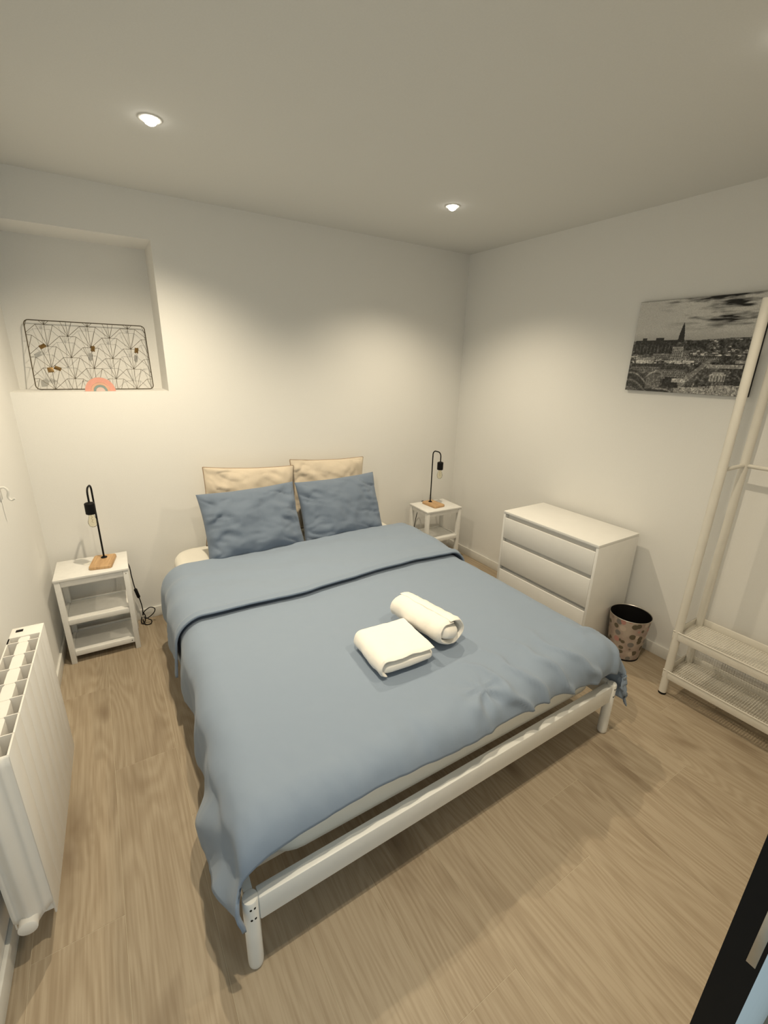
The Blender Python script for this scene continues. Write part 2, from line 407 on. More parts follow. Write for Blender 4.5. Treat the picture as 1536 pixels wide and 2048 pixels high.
# duvet: one cloth laid over the bed and turned back at the head
def fbm(x, y, z=0.0, o=3):
    return noise.fractal(Vector((x, y, z)), 1.0, 2.0, o)
def sstep(a, b_, x):
    t = min(1, max(0, (x - a) / (b_ - a))); return t * t * (3 - 2 * t)
XL, XR, YF = -2.430, -0.920, -2.050
RS, ZT = 0.115, 0.497
YH = -0.475
def duvet():
    ns, nm, nf = 190, 200, 84
    fold_r = 0.013
    P = []
    aL0, aR = 0.385, 0.36
    for i in range(ns + 1):
        u = i / ns
        row = []
        def foot(c):
            return 0.150 + 0.012 * math.sin(c * 17.0) + 0.045 * sstep(0.45, 0.80, c) + 0.02 * sstep(0.85, 1.0, c)
        for j in range(nm + nf + 1):
            flap = j > nm
            ro = 0.0; zoff = 0.0
            b = foot(u)
            if not flap:
                yy = (YF - b) + (YH - (YF - b)) * (j / nm)
            else:
                v = (j - nm) / nf
                ln = 0.60 + 0.05 * fbm(u * 2.4, 3.3)
                arc_ = PI * fold_r
                q = v * (ln + arc_)
                if q < arc_:
                    a = q / fold_r
                    yy = YH + fold_r * math.sin(a); zoff = fold_r * (1 - math.cos(a))
                else:
                    yy = YH - (q - arc_); zoff = 2 * fold_r + 0.004 * math.sin(7 * (q - arc_))
                ro = 0.5 * zoff
            # the side drop narrows towards the pillows and shortens at the foot corner
            XLt = XL + 0.042 * max(0.0, yy + 2.05)
            aL = aL0 - 0.075 * sstep(-1.85, -2.15, yy) - (0.02 if flap else 0.0)
            s = (XLt - aL) + (XR + aR - XLt + aL) * u
            dx = XLt - s if s < XLt else (s - XR if s > XR else 0.0)
            sx = -1 if s < XLt else 1
            dy = YF - yy if yy < YF else 0.0
            l = math.hypot(dx, dy)
            bx = min(max(s, XLt), XR); by = max(yy, YF)
            R = RS + ro
            if l > 1e-9:
                ux, uy = sx * dx / l, -dy / l
                lim = R * PI / 2
                if l < lim:
                    out = R * math.sin(l / R); dn = R * (1 - math.cos(l / R))
                else:
                    e = l - lim
                    fl_ = (0.05 + 0.30 * sstep(-1.55, -2.0, yy) * (1 - sstep(0.0, 0.10, dy)) * (1 if sx < 0 else 0)) if dx > 0.02 else 0.02
                    
                    out = R + fl_ * e; dn = R + e * 0.99
            else: ux = uy = out = dn = 0.0
            sq = lambda d_: R * math.sin(min(1.0, d_ / (R * PI / 2)) * PI / 2)
            if l > 1e-9:
                ex = max(0.0, out - R)
                x = bx + sx * (sq(dx) + ex * dx / l); y = by - (sq(dy) + ex * dy / l + 0.03 * sstep(0.15, 0.30, dx) * sstep(0, 0.1, dy))
            else: x, y = bx, by
            z = ZT + zoff - dn
            row.append([x, y, z, s, yy, l, 1.0 if flap else 0.0, dx * sx, dy])
        P.append(row)
    A = np.array(P); X = A[:, :, :3].copy()
    gu = np.gradient(X, axis=0); gv = np.gradient(X, axis=1)
    n = np.cross(gu, gv); n /= (np.linalg.norm(n, axis=2, keepdims=True) + 1e-9)
    flapm = A[:, :, 6] > 0.5
    n[flapm] *= -1
    # normals must point up / outwards
    up = n[:, :, 2].copy(); 
    D = np.zeros(X.shape[:2])
    for i in range(X.shape[0]):
        for j in range(X.shape[1]):
            s, t, l, fp, dx, dy = A[i, j, 3:9]
            d = 0.006 * fbm(s * 2.2, t * 2.2, 1.7) + 0.0025 * fbm(s * 7, t * 7, 4.1)
            # hanging folds along the long sides
            if l > 0.03 and abs(dx) > 0.02:
                g = sstep(0.05, 0.30, abs(dx))
                ph = t * 17 + 2.2 * fbm(t * 2.0, 7.7 if dx < 0 else 2.2) + (s * 6)
                d += g * 0.012 * math.sin(ph) * (1.0 if not fp else 0.5)
                d += g * 0.008 * fbm(t * 8, s * 3, 9.0)
                # diagonal drags near the foot corner
                d += g * 0.010 * math.sin((t * 26 + s * 30)) * sstep(-1.5, -1.9, t)
            if l > 0.0 and dy > 0.0 or t < -1.82:
                g = sstep(-1.80, -2.10, t) * (1 - fp)
                c = (s - XL) / (XR - XL)
                gg = sstep(0.42, 0.62, c) * (1 - 0.3 * sstep(0.97, 1.1, c))
                rw = math.sin(s * 40 + 5 * fbm(s * 3, t * 3, 5.5) + t * 9)
                d += g * gg * (0.016 * max(0.0, rw) ** 3 + 0.004 * rw)
                d += g * 0.007 * fbm(s * 9, t * 5, 8.8)
                # gathered pucker
                rr = math.hypot(s + 1.60, (t + 2.10) * 1.3)
                an = math.atan2(t + 2.05, s + 1.60)
                d += -0.008 * math.exp(-(rr / 0.04) ** 2) + 0.010 * math.exp(-(rr / 0.11) ** 2) * math.sin(an * 7)
                rr2 = math.hypot((s + 1.93) * 2.2, (t + 2.10))
                d += -0.012 * math.exp(-(rr2 / 0.07) ** 2)
            # wrinkle streaks running from the head fold
            if t > -1.3:
                d += 0.003 * math.sin(s * 5 + t * 34 + 5 * fbm(s * 1.5, t * 1.5, 2.2)) * sstep(-1.3, -0.9, t)
            D[i, j] = d
    X += n * D[:, :, None]
    # keep cloth off the bed parts on the sides, a touch of slack along the flap hem
    hem = A.shape[1] - 1
    for k, dz in ((0, 0.010), (1, 0.005), (2, 0.002)):
        X[:, hem - 3 - k, 2] += dz
    m = MB().grid([[tuple(X[i, j]) for j in range(X.shape[1])] for i in range(X.shape[0])])
    o = m.build('duvet', M_DUVET, sharp=3.2, recalc=False)
    md = o.modifiers.new('thickness', 'SOLIDIFY'); md.thickness = 0.011; md.offset = -1.0 if True else 1
    md.use_even_offset = False
    return o
dv = duvet()
tag(dv, 'grey blue cotton duvet spread over the bed, turned back at the head', 'duvet')

# ------------------------------------------------------------------ pillows
def pillow(name, mat, w, h, t, M, label, group, seed, piping=None, wr=0.022, ear=0.05):
    n = 64; P1 = []; P2 = []
    def sh(u, v):
        pin = 1 - ear * (1 - abs(v) ** 2.2); pin2 = 1 - ear * (1 - abs(u) ** 2.2)
        return w / 2 * u * pin, h / 2 * v * pin2
    for i in range(n + 1):
        a, b_ = [], []
        for j in range(n + 1):
            u = math.sin((i / n * 2 - 1) * PI / 2); v = math.sin((j / n * 2 - 1) * PI / 2)
            x, y = sh(u, v)
            k = max(0, (1 - abs(u) ** 3.2)) ** 0.46 * max(0, (1 - abs(v) ** 3.2)) ** 0.46
            sag = 1.0 + 0.22 * (-v)
            wq = wr * k * (fbm(x * 7 + seed, y * 7, seed) + 0.7 * math.sin(30 * (y + 0.30 * x) + 6 * fbm(x * 4, y * 4, seed + 3)) * sstep(0.2, 0.9, abs(u)))
            cre = max(0.0, 1 - abs(fbm(x * 4.5 + seed * 2, y * 10.0 + x * 3, seed + 6, 2)) * 2.2) ** 5
            wq -= 0.55 * wr * cre * min(1.0, k * 1.5) * (0.35 + 0.65 * sstep(0.25, 0.8, abs(u)))
            eg = sstep(0.75, 1.0, max(abs(u), abs(v)))
            wave = 0.006 * math.sin(9 * u + seed) * eg
            a.append((x, y, t / 2 * k * sag + wq + wave)); b_.append((x, y, -t / 2 * k * sag + wave))
        P1.append(a); P2.append(b_)
    m = MB(); m.grid(P1); m.grid([r[::-1] for r in P2])
    r = empty(name); r.matrix_world = M; tag(r, label, 'pillow', group)
    o = m.build('cover', mat, r, weld=True, sharp=3.2)
    if piping:
        pts = []
        for i in range(n): pts.append(P1[i][0])
        for j in range(n): pts.append(P1[n][j])
        for i in range(n, 0, -1): pts.append(P1[i][n])
        for j in range(n, 0, -1): pts.append(P1[0][j])
        q = []
        for p in pts:
            if not q or (Vector(p) - Vector(q[-1])).length > 0.004: q.append(p)
        MB().tube(q, 0.0035, 6, closed=True).build('piping', piping, r)
    return r
def lean(x, y, z, tilt, rz=0.0, roll=0.0):
    """pillow local: X width, Y height, Z thickness -> standing, leaning back by tilt from vertical"""
    return Matrix.Translation((x, y, z)) @ Matrix.Rotation(rz, 4, 'Z') @ Matrix.Rotation(PI / 2 - tilt, 4, 'X') @ Matrix.Rotation(roll, 4, 'Z')
g = 'beige linen cushions against the wall'
pillow('beige_cushion', M_BEIGE, 0.59, 0.50, 0.13, lean(-1.890, -0.170, 0.735, 0.14, 0.0, -0.075), 'beige linen cushion leaning on the wall behind the left blue pillow', g, 1.3, M_PIPE)
pillow('beige_cushion', M_BEIGE, 0.58, 0.50, 0.12, lean(-1.315, -0.130, 0.732, 0.10, 0.0, -0.050), 'beige linen cushion leaning on the wall behind the right blue pillow', g, 4.7, M_PIPE)
g = 'blue pillows at the head of the bed'
pillow('blue_pillow', M_BLUEP, 0.61, 0.43, 0.17, lean(-1.940, -0.370, 0.685, 0.38, 0.03, 0.01), 'wrinkled grey blue pillow at the bedside towards the radiator wall', g, 8.1)
pillow('blue_pillow', M_BLUEP, 0.60, 0.43, 0.17, lean(-1.325, -0.350, 0.680, 0.36, -0.02, 0.02), 'wrinkled grey blue pillow at the bedside towards the dresser', g, 11.9)

# ------------------------------------------------------------------ towels
def sbox(w, d, h, ex=5.0, nu=56, nv=28, disp=None):
    """superellipsoid cushion box centred at origin"""
    sg = lambda a, p: math.copysign(abs(a) ** p, a)
    P = []
    for i in range(nu):
        a = 2 * PI * i / nu; row = []
        for j in range(nv + 1):
            b_ = -PI / 2 + PI * j / nv
            cb = sg(math.cos(b_), 2 / 3.2) if abs(math.cos(b_)) > 1e-9 else 0
            x = w / 2 * sg(math.cos(a), 2 / ex) * cb; y = d / 2 * sg(math.sin(a), 2 / ex) * cb; z = h / 2 * sg(math.sin(b_), 2 / 3.2)
            p = Vector((x, y, z))
            if disp: p += disp(p)
            row.append(tuple(p))
        P.append(row)
    return MB().grid(P, closed_u=True)
def strip(path, th, y0, y1, wob, n=26, seed=0.0):
    """thick cloth strip: path in XZ, extruded along Y with soft side edges"""
    pts = [Vector((p[0], 0, p[1])) for p in path]; m = len(pts); P = []
    for k in range(n + 1):
        y = y0 + (y1 - y0) * k / n; up = []; dn = []
        e = min(k, n - k) / n * (y1 - y0); sc = min(1.0, (e / 0.010)) ** 0.5 if e < 0.010 else 1.0
        for i, p in enumerate(pts):
            t = (pts[min(i + 1, m - 1)] - pts[max(i - 1, 0)]).normalized(); nn = Vector((-t.z, 0, t.x))
            ee = min(i, m - 1 - i); s2 = (0.25, 0.75)[ee] if ee < 2 else 1.0
            hh = th / 2 * max(0.15, sc) * s2
            wb = wob * fbm(p.x * 18 + seed, y * 18, p.z * 18)
            q = p + nn * wb; yy = y + 0.004 * fbm(p.x * 12, p.z * 12, seed + (0 if k < n / 2 else 9)) * (1 if k in (0, n) else 0)
            up.append(q + nn * hh + Vector((0, yy, 0))); dn.append(q - nn * hh + Vector((0, yy, 0)))
        P.append([tuple(v) for v in up + dn[::-1] + [up[0]]])
    mb = MB().grid(P)
    L_ = 2 * m
    mb.add(P[0][:-1], [tuple(range(L_))], True); mb.add(P[n][:-1], [tuple(reversed(range(L_)))], True)
    return mb
def arc(cx, cz, r, a0, a1, n=8): return [(cx + r * math.cos(a0 + (a1 - a0) * k / n), cz + r * math.sin(a0 + (a1 - a0) * k / n)) for k in range(n + 1)]
def lin(p, q, n=8): return [(p[0] + (q[0] - p[0]) * k / n, p[1] + (q[1] - p[1]) * k / n) for k in range(n)]
ZD = 0.508   # duvet surface
gt = 'white towels on the duvet'
# folded flat towel: upper layers wrap round its far-left edge, thick fold towards the camera side
ta = empty('folded_towel', (-1.782, -1.728, ZD), math.radians(-3)); tag(ta, 'white terry towel folded into a flat square lying on the duvet', 'towel', gt)
def dispA(p): return Vector((0, 0, 0.004 * fbm(p.x * 12, p.y * 12, p.z * 12) + (0.006 * (1 - (p.x / 0.13) ** 2) if p.z > 0 else 0)))
sbox(0.245, 0.235, 0.052, 7.0, disp=dispA).build('folded_core', M_TOWEL, ta).location = (0.004, 0.0, 0.028)
pa = lin((0.118, 0.066), (-0.085, 0.070), 12) + arc(-0.088, 0.036, 0.034, PI / 2, 3 * PI / 2 - 0.3, 10) 
strip(pa, 0.017, -0.118, 0.120, 0.004, seed=3.0).build('top_fold', M_TOWEL, ta)
tb = empty('folded_towel'); tb.matrix_world = Matrix.Translation((-1.570, -1.655, ZD + 0.070)) @ Matrix.Rotation(math.radians(7), 4, 'Z') @ Matrix.Rotation(math.radians(-2), 4, 'X') @ Matrix.Rotation(math.radians(16), 4, 'Y')
tag(tb, 'white rolled towel leaning against the flat folded one', 'towel', gt)
def dispB(p): return Vector((0.0, 0.0, 0.007 * fbm(p.x * 10, p.y * 9, p.z * 10 + 4))) + p.normalized() * 0.004 * fbm(p.x * 22, p.y * 14, p.z * 22)
sbox(0.122, 0.345, 0.080, 3.4, disp=dispB).build('rolled_core', M_TOWEL, tb).location = (-0.004, 0, -0.002)
sp = []
for k in range(40):
    a = math.radians(108) - math.radians(378) * k / 39; rr = 1.07 - 0.20 * k / 39
    sp.append((0.074 * rr * math.cos(a), 0.052 * rr * math.sin(a) - 0.002))
strip(sp, 0.018, -0.160, 0.158, 0.005, seed=8.0).build('outer_fold', M_TOWEL, tb)

# ------------------------------------------------------------------ bedside tables
def bedside(x, y, rz, label, mirror=False):
    w_, d_, h_ = 0.349, 0.268, 0.520
    r = empty('bedside_table', (x, y, 0), rz); tag(r, label, 'bedside table', 'white bedside tables')
    L = 0.032; D = 0.026
    MB().box(0, w_, 0, d_, h_ - 0.014, h_, b=0.002).build('table_top', M_NS, r)
    for (a, b_) in ((0.003, 0.003), (w_ - 0.003 - D, 0.003), (0.003, d_ - 0.003 - L), (w_ - 0.003 - D, d_ - 0.003 - L)):
        MB().box(a, a + D, b_, b_ + L, 0, h_ - 0.0145, b=0.0015).build('leg', M_NS, r)
    for z0, z1 in ((h_ - 0.048, h_ - 0.0145), (0.243, 0.272), (0.045, 0.075)):
        MB().box(0.0295, w_ - 0.0295, 0.006, 0.022, z0, z1, b=0.001).build('front_rail', M_NS, r)
        MB().box(0.0295, w_ - 0.0295, d_ - 0.022, d_ - 0.006, z0, z1, b=0.001).build('rear_rail', M_NS, r)
        for a in (0.007, w_ - 0.023):
            MB().box(a, a + 0.016, 0.0355, d_ - 0.0355, z0, z1, b=0.001).build('side_rail', M_NS, r)
    for z in (0.255, 0.057):
        MB().box(0.0235, w_ - 0.0235, 0.0225, d_ - 0.0225, z, z + 0.012, b=0.001).build('shelf', M_NS, r)
    MB().tube([(w_ - 0.042, 0.0055, 0.060), (w_ - 0.042, 0.0062, 0.060)], 0.003, 8).build('screw_hole', M_DARKP, r)
    MB().tube([(w_ - 0.016, 0.0025, h_ - 0.030), (w_ - 0.016, 0.0032, h_ - 0.030)], 0.003, 8).build('screw_hole', M_STEEL, r)
    return r
bedside(-2.998, -0.333, -0.033, 'white open bedside table in the corner by the radiator wall')
bedside(-0.553, -0.352, -0.05, 'white open bedside table between the bed and the dresser')

def lamp(x, y, rz, label):
    r = empty('table_lamp', (x, y, 0.520), rz); tag(r, label, 'table lamp', 'black table lamps on wooden bases')
    # local: -Y is towards the room
    bw, bd = 0.112, 0.175
    prof = []
    for sx, sy, a0 in ((1, 1, 0), (-1, 1, PI / 2), (-1, -1, PI), (1, -1, 1.5 * PI)):
        for k in range(5):
            a = a0 + k / 4 * PI / 2; prof.append(((bw / 2 - 0.016) * sx + 0.016 * math.cos(a), (bd / 2 - 0.016) * sy + 0.016 * math.sin(a)))
    vs = []; rings = [(0.003, 0), (0, 0.003), (0, 0.015), (0.004, 0.019)]
    m = MB(); n = len(prof); fs = []
    for ins, z in rings:
        for p in prof:
            q = Vector(p); q -= q.normalized() * ins; vs.append((q.x, q.y, z))
    for i in range(len(rings) - 1):
        for k in range(n): fs.append((i * n + k, i * n + (k + 1) % n, (i + 1) * n + (k + 1) % n, (i + 1) * n + k))
    fs += [tuple(reversed(range(n))), tuple(3 * n + k for k in range(n))]
    m.add(vs, fs, True); m.build('wooden_base', M_BAMBOO, r)
    sy = 0.040; top = 0.455; ra = 0.033; ey = -0.055
    pts = [(0, sy, 0.021), (0, sy, 0.12), (0, sy, 0.25), (0, sy, top - ra)]
    pts += [(0, sy - ra + ra * math.cos(a), top - ra + ra * math.sin(a)) for a in [PI / 2 * k / 7 for k in range(1, 8)]]
    pts += [(0, ey + ra - ra * math.sin(a), top - ra + ra * math.cos(a)) for a in [PI / 2 * k / 7 for k in range(0, 8)]]
    pts += [(0, ey, top - 0.085)]
    MB().tube(pts, 0.0048, 12).build('bent_stem', M_BLACK, r)
    MB().lathe([(0.016, 0.019), (0.016, 0.022), (0.010, 0.026)], 24, c=(0, sy, 0)).build('stem_collar', M_BLACK, r)
    z1 = top - 0.078
    so = MB().lathe([(0.008, z1 + 0.004), (0.021, z1), (0.0245, z1 - 0.004), (0.0245, z1 - 0.060), (0.020, z1 - 0.063), (0.017, z1 - 0.063), (0.017, z1 - 0.050)], 28, c=(0, ey, 0)).build('socket', M_BLACK, r)
    zb = z1 - 0.050
    bu = MB().lathe([(0.0125, zb), (0.0125, zb - 0.022), (0.016, zb - 0.034), (0.0215, zb - 0.052), (0.022, zb - 0.062), (0.018, zb - 0.077), (0.010, zb - 0.085), (0.001, zb - 0.087)], 24, c=(0, ey, 0)).build('bulb', M_BULB, r)
    MB().tube([(0.004 * math.cos(k * 1.6), ey + 0.004 * math.sin(k * 1.6), zb - 0.015 - 0.004 * k) for k in range(13)], 0.0007, 5).build('filament', M_CLIP, bu)
    return r
lamp(-2.765, -0.205, -0.19, 'black bent table lamp with wooden base on the bedside table by the radiator wall')
lamp(-0.388, -0.215, 0.05, 'black bent table lamp with wooden base on the bedside table near the dresser')

def smooth_path(pts, n=6):
    P = [Vector(p) for p in pts]; o = []
    for i in range(len(P) - 1):
        p0, p1, p2, p3 = P[max(i - 1, 0)], P[i], P[i + 1], P[min(i + 2, len(P) - 1)]
        for k in range(n):
            t = k / n
            o.append(0.5 * ((2 * p1) + (p2 - p0) * t + (2 * p0 - 5 * p1 + 4 * p2 - p3) * t * t + (3 * p1 - p0 - 3 * p2 + p3) * t ** 3))
    o.append(P[-1]); return o
cr = empty('lamp_cord', (-2.61, -0.06, 0)); tag(cr, 'black lamp cord with inline switch and tied coil beside the bedside table', 'cord')
OC = Matrix.Translation((2.61, 0.06, 0))
MB().tube(smooth_path([(-2.700, -0.035, 0.50), (-2.645, -0.035, 0.42), (-2.637, -0.045, 0.336), (-2.630, -0.050, 0.255), (-2.613, -0.050, 0.165), (-2.607, -0.052, 0.10), (-2.610, -0.056, 0.06)]), 0.0030, 8, M=OC).build('cord', M_DARKP, cr)
MB().tube([(-2.629, -0.050, 0.250), (-2.628, -0.050, 0.243), (-2.617, -0.050, 0.185), (-2.615, -0.050, 0.178)], [0.004, 0.0095, 0.0095, 0.004], 12, M=OC).build('inline_switch', M_DARKP, cr)
for lp in ([(-2.610, -0.058, 0.055), (-2.598, -0.065, 0.085), (-2.565, -0.075, 0.108), (-2.540, -0.085, 0.098), (-2.548, -0.085, 0.070), (-2.580, -0.075, 0.040), (-2.605, -0.062, 0.028)],
           [(-2.608, -0.065, 0.045), (-2.585, -0.085, 0.036), (-2.568, -0.095, 0.022), (-2.575, -0.102, 0.006), (-2.598, -0.100, 0.004), (-2.612, -0.085, 0.012), (-2.614, -0.068, 0.030)],
           [(-2.612, -0.060, 0.060), (-2.604, -0.066, 0.070), (-2.598, -0.072, 0.050), (-2.604, -0.078, 0.020), (-2.618, -0.080, 0.006), (-2.626, -0.070, 0.020), (-2.618, -0.060, 0.045)]):
    MB().tube(smooth_path(lp, 6), 0.0030, 8, M=OC).build('coil_loop', M_DARKP, cr)
cr2 = MB().tube(smooth_path([(-0.392, -0.128, 0.5236), (-0.396, -0.098, 0.5236), (-0.402, -0.074, 0.516), (-0.408, -0.056, 0.48), (-0.416, -0.034, 0.40), (-0.432, -0.024, 0.27), (-0.440, -0.024, 0.12), (-0.43, -0.03, 0.01)]), 0.0030, 8).build('lamp_cord', M_DARKP)
tag(cr2, 'thin black cord hanging behind the bedside table near the dresser', 'cord')

# ------------------------------------------------------------------ dresser
ds = empty('dresser', (-0.244, -1.387, 0)); tag(ds, 'low white dresser with three handleless drawers against the wall', 'dresser')
DX0, DX1, DY0, DY1, DH = -0.444, -0.044, -1.737, -1.037, 0.72
OD = Matrix.Translation((0.244, 1.387, 0))
MB().box(DX0, DX1, DY0, DY1, DH - 0.016, DH, b=0.0015, M=OD).build('top_panel', M_LACQ, ds)
for y in (DY0, DY1 - 0.016): MB().box(DX0 + 0.002, DX1, y, y + 0.016, 0, DH - 0.0165, b=0.001, M=OD).build('side_panel', M_LACQ, ds)
MB().box(DX1 - 0.006, DX1 - 0.001, DY0 + 0.017, DY1 - 0.017, 0.04, DH - 0.017, M=OD).build('back_panel', M_LACQ, ds)
MB().box(DX0 + 0.020, DX0 + 0.036, DY0 + 0.017, DY1 - 0.017, 0.0, 0.060, M=OD).build('plinth', M_LACQ, ds)
for zl, zb in ((0.675, 0.532), (0.507, 0.326), (0.298, 0.066)):
    d = MB().box(DX0 + 0.001, DX0 + 0.019, DY0 + 0.0165, DY1 - 0.0165, zb, zl, b=0.003, M=OD).build('drawer', M_LACQ, ds)
    # scooped grip: rounded lip on top of the front and an inner back slope
    pr = [(DX0 + 0.0195, zl - 0.03), (DX0 + 0.030, zl - 0.03), (DX0 + 0.040, zl + 0.020), (DX0 + 0.036, zl + 0.022), (DX0 + 0.027, zl - 0.012), (DX0 + 0.0195, zl - 0.014)]
    m = MB(); n = len(pr)
    vs = [(p[0], y, p[1]) for y in (DY0 + 0.018, DY1 - 0.018) for p in pr]
    fs = [tuple(range(n)), tuple(reversed(range(n, 2 * n)))] + [(i, (i + 1) % n, n + (i + 1) % n, n + i) for i in range(n)]
    m.add(vs, fs, False, OD).build('finger_grip', M_LACQ, d)

# ------------------------------------------------------------------ waste bin
def bin_mat():
    m, nt, b = newmat('flowery_bin_print'); L = nt.links.new
    tc = N(nt, 'ShaderNodeTexCoord')
    mp = N(nt, 'ShaderNodeMapping'); mp.inputs['Scale'].default_value = (1, 1, 1); L(tc.outputs['Object'], mp.inputs[0])
    v = N(nt, 'ShaderNodeTexVoronoi'); v.inputs['Scale'].default_value = 25; v.inputs['Randomness'].default_value = 0.6; L(mp.outputs[0], v.inputs['Vector'])
    r = N(nt, 'ShaderNodeValToRGB'); e = r.color_ramp.elements; e[0].position = 0.40; e[0].color = (1, 1, 1, 1); e[1].position = 0.47; e[1].color = (0, 0, 0, 1); L(v.outputs['Distance'], r.inputs[0])
    sep = N(nt, 'ShaderNodeSeparateColor'); L(v.outputs['Color'], sep.inputs[0])
    cr = N(nt, 'ShaderNodeValToRGB'); cr.color_ramp.interpolation = 'CONSTANT'; e = cr.color_ramp.elements
    e[0].position = 0; e[0].color = (0.13, 0.11, 0.075, 1); e[1].position = 0.55; e[1].color = (0.22, 0.21, 0.20, 1)
    e2 = e.new(0.70); e2.color = (0.52, 0.27, 0.24, 1); e3 = e.new(0.86); e3.color = (0.62, 0.52, 0.45, 1); L(sep.outputs[0], cr.inputs[0])
    n = N(nt, 'ShaderNodeTexNoise'); n.inputs['Scale'].default_value = 14; L(tc.outputs['Object'], n.inputs['Vector'])
    bs = N(nt, 'ShaderNodeValToRGB'); e = bs.color_ramp.elements; e[0].position = 0.4; e[0].color = (0.42, 0.33, 0.29, 1); e[1].position = 0.6; e[1].color = (0.52, 0.44, 0.38, 1); L(n.outputs['Fac'], bs.inputs[0])
    mx = N(nt, 'ShaderNodeMix', data_type='RGBA'); L(r.outputs[0], mx.inputs[0]); L(bs.outputs[0], mx.inputs[6]); L(cr.outputs[0], mx.inputs[7])
    L(mx.outputs[2], b.inputs['Base Color']); b.inputs['Roughness'].default_value = 0.6; return m
wb = empty('waste_bin', (-0.172, -1.850, 0)); tag(wb, 'small round waste bin with pink dotted print and black inside', 'waste bin')
MB().lathe([(0.084, 0.006), (0.086, 0.012), (0.111, 0.268), (0.112, 0.272)], 40, cap0=True, cap1=False).build('printed_body', bin_mat(), wb)
MB().lathe([(0.1095, 0.272), (0.108, 0.262), (0.083, 0.014), (0.001, 0.012)], 40, cap0=False).build('black_lining', M_DARKP, wb)
MB().lathe([(0.112, 0.2715), (0.1135, 0.274), (0.112, 0.2765), (0.110, 0.2745), (0.1098, 0.272)], 40, cap0=False, cap1=False).build('rim', M_STEEL, wb)
MB().lathe([(0.080, 0.0), (0.087, 0.002), (0.087, 0.009), (0.084, 0.011)], 40).build('base_ring', M_DARKP, wb)

# ------------------------------------------------------------------ clothes rack
rk = empty('clothes_rack', (-0.19, -2.48, 0)); tag(rk, 'white metal clothes rack with two mesh shoe shelves', 'clothes rack')
OK = Matrix.Translation((0.19, 2.48, 0))
FX, BXr, RY0, RY1 = -0.322, -0.090, -2.163, -2.800
for y in (RY0, RY1):
    p = MB().tube([(FX, y, 0.012), (FX, y, 1.93)], 0.0185, 16, M=OK).build('front_pole', M_RACK, rk)
    MB().lathe([(0.014, 0.0), (0.019, 0.001), (0.019, 0.004), (0.016, 0.012)], 16, c=(FX, y, 0), M=OK).build('foot', M_DARKP, p)
    p = MB().tube([(BXr, y, 0.012), (BXr, y, 1.93)], 0.0185, 16, M=OK).build('rear_pole', M_RACK, rk)
    MB().lathe([(0.014, 0.0), (0.019, 0.001), (0.019, 0.004), (0.016, 0.012)], 16, c=(BXr, y, 0), M=OK).build('foot', M_DARKP, p)
    MB().tube([(FX + 0.010, y, 1.222), (BXr - 0.012, y, 1.222)], 0.0095, 12, M=OK).build('side_rung', M_RACK, rk)
    MB().tube([(FX, y, 1.915), (BXr, y, 1.915)], 0.0115, 12, M=OK).build('top_side_rung', M_RACK, rk)
MB().tube([(BXr, RY0 - 0.012, 1.222), (BXr, RY1 + 0.012, 1.222)], 0.0095, 12, M=OK).build('rear_crossbar', M_RACK, rk)
MB().tube([(-0.19, RY0, 1.915), (-0.19, RY1, 1.915)], 0.0125, 12, M=OK).build('hanging_rail', M_RACK, rk)
MB().tube([(BXr - 0.012, RY0 + 0.0, 1.232), (BXr - 0.013, RY0, 1.236)], 0.003, 8, M=OK).build('screw', M_DARKP, rk)
def tray(zt, label):
    tx0, tx1, ty0, ty1 = FX - 0.016, BXr + 0.012, RY1 + 0.004, RY0 - 0.004 + 0.02
    t = MB()
    t.box(tx0, tx0 + 0.003, ty0, ty1, zt - 0.044, zt, b=0.001, M=OK)
    t.box(tx1 - 0.003, tx1, ty0, ty1, zt - 0.044, zt, b=0.001, M=OK)
    t.box(tx0 + 0.003, tx1 - 0.003, ty0, ty0 + 0.003, zt - 0.044, zt, b=0.001, M=OK)
    t.box(tx0 + 0.003, tx1 - 0.003, ty1 - 0.003, ty1, zt - 0.044, zt, b=0.001, M=OK)
    t.tube([(tx0, ty1, zt), (tx1, ty1, zt), (tx1, ty0, zt), (tx0, ty0, zt)], 0.003, 6, closed=True, M=OK)
    tr = t.build('shelf_tray', M_RACK, rk)
    g_ = MB(); zf = zt - 0.034
    n = 25
    for k in range(1, n):
        x = tx0 + (tx1 - tx0) * k / n
        g_.box(x - 0.0016, x + 0.0016, ty0 + 0.003, ty1 - 0.003, zf - 0.001, zf + 0.001, M=OK)
    n = 62
    for k in range(1, n):
        y = ty0 + (ty1 - ty0) * k / n
        g_.box(tx0 + 0.003, tx1 - 0.003, y - 0.0016, y + 0.0016, zf - 0.003, zf - 0.001, M=OK)
    o = g_.build('wire_mesh', M_RACK, tr); o['kind'] = 'stuff'
tray(0.382, ''); tray(0.148, '')

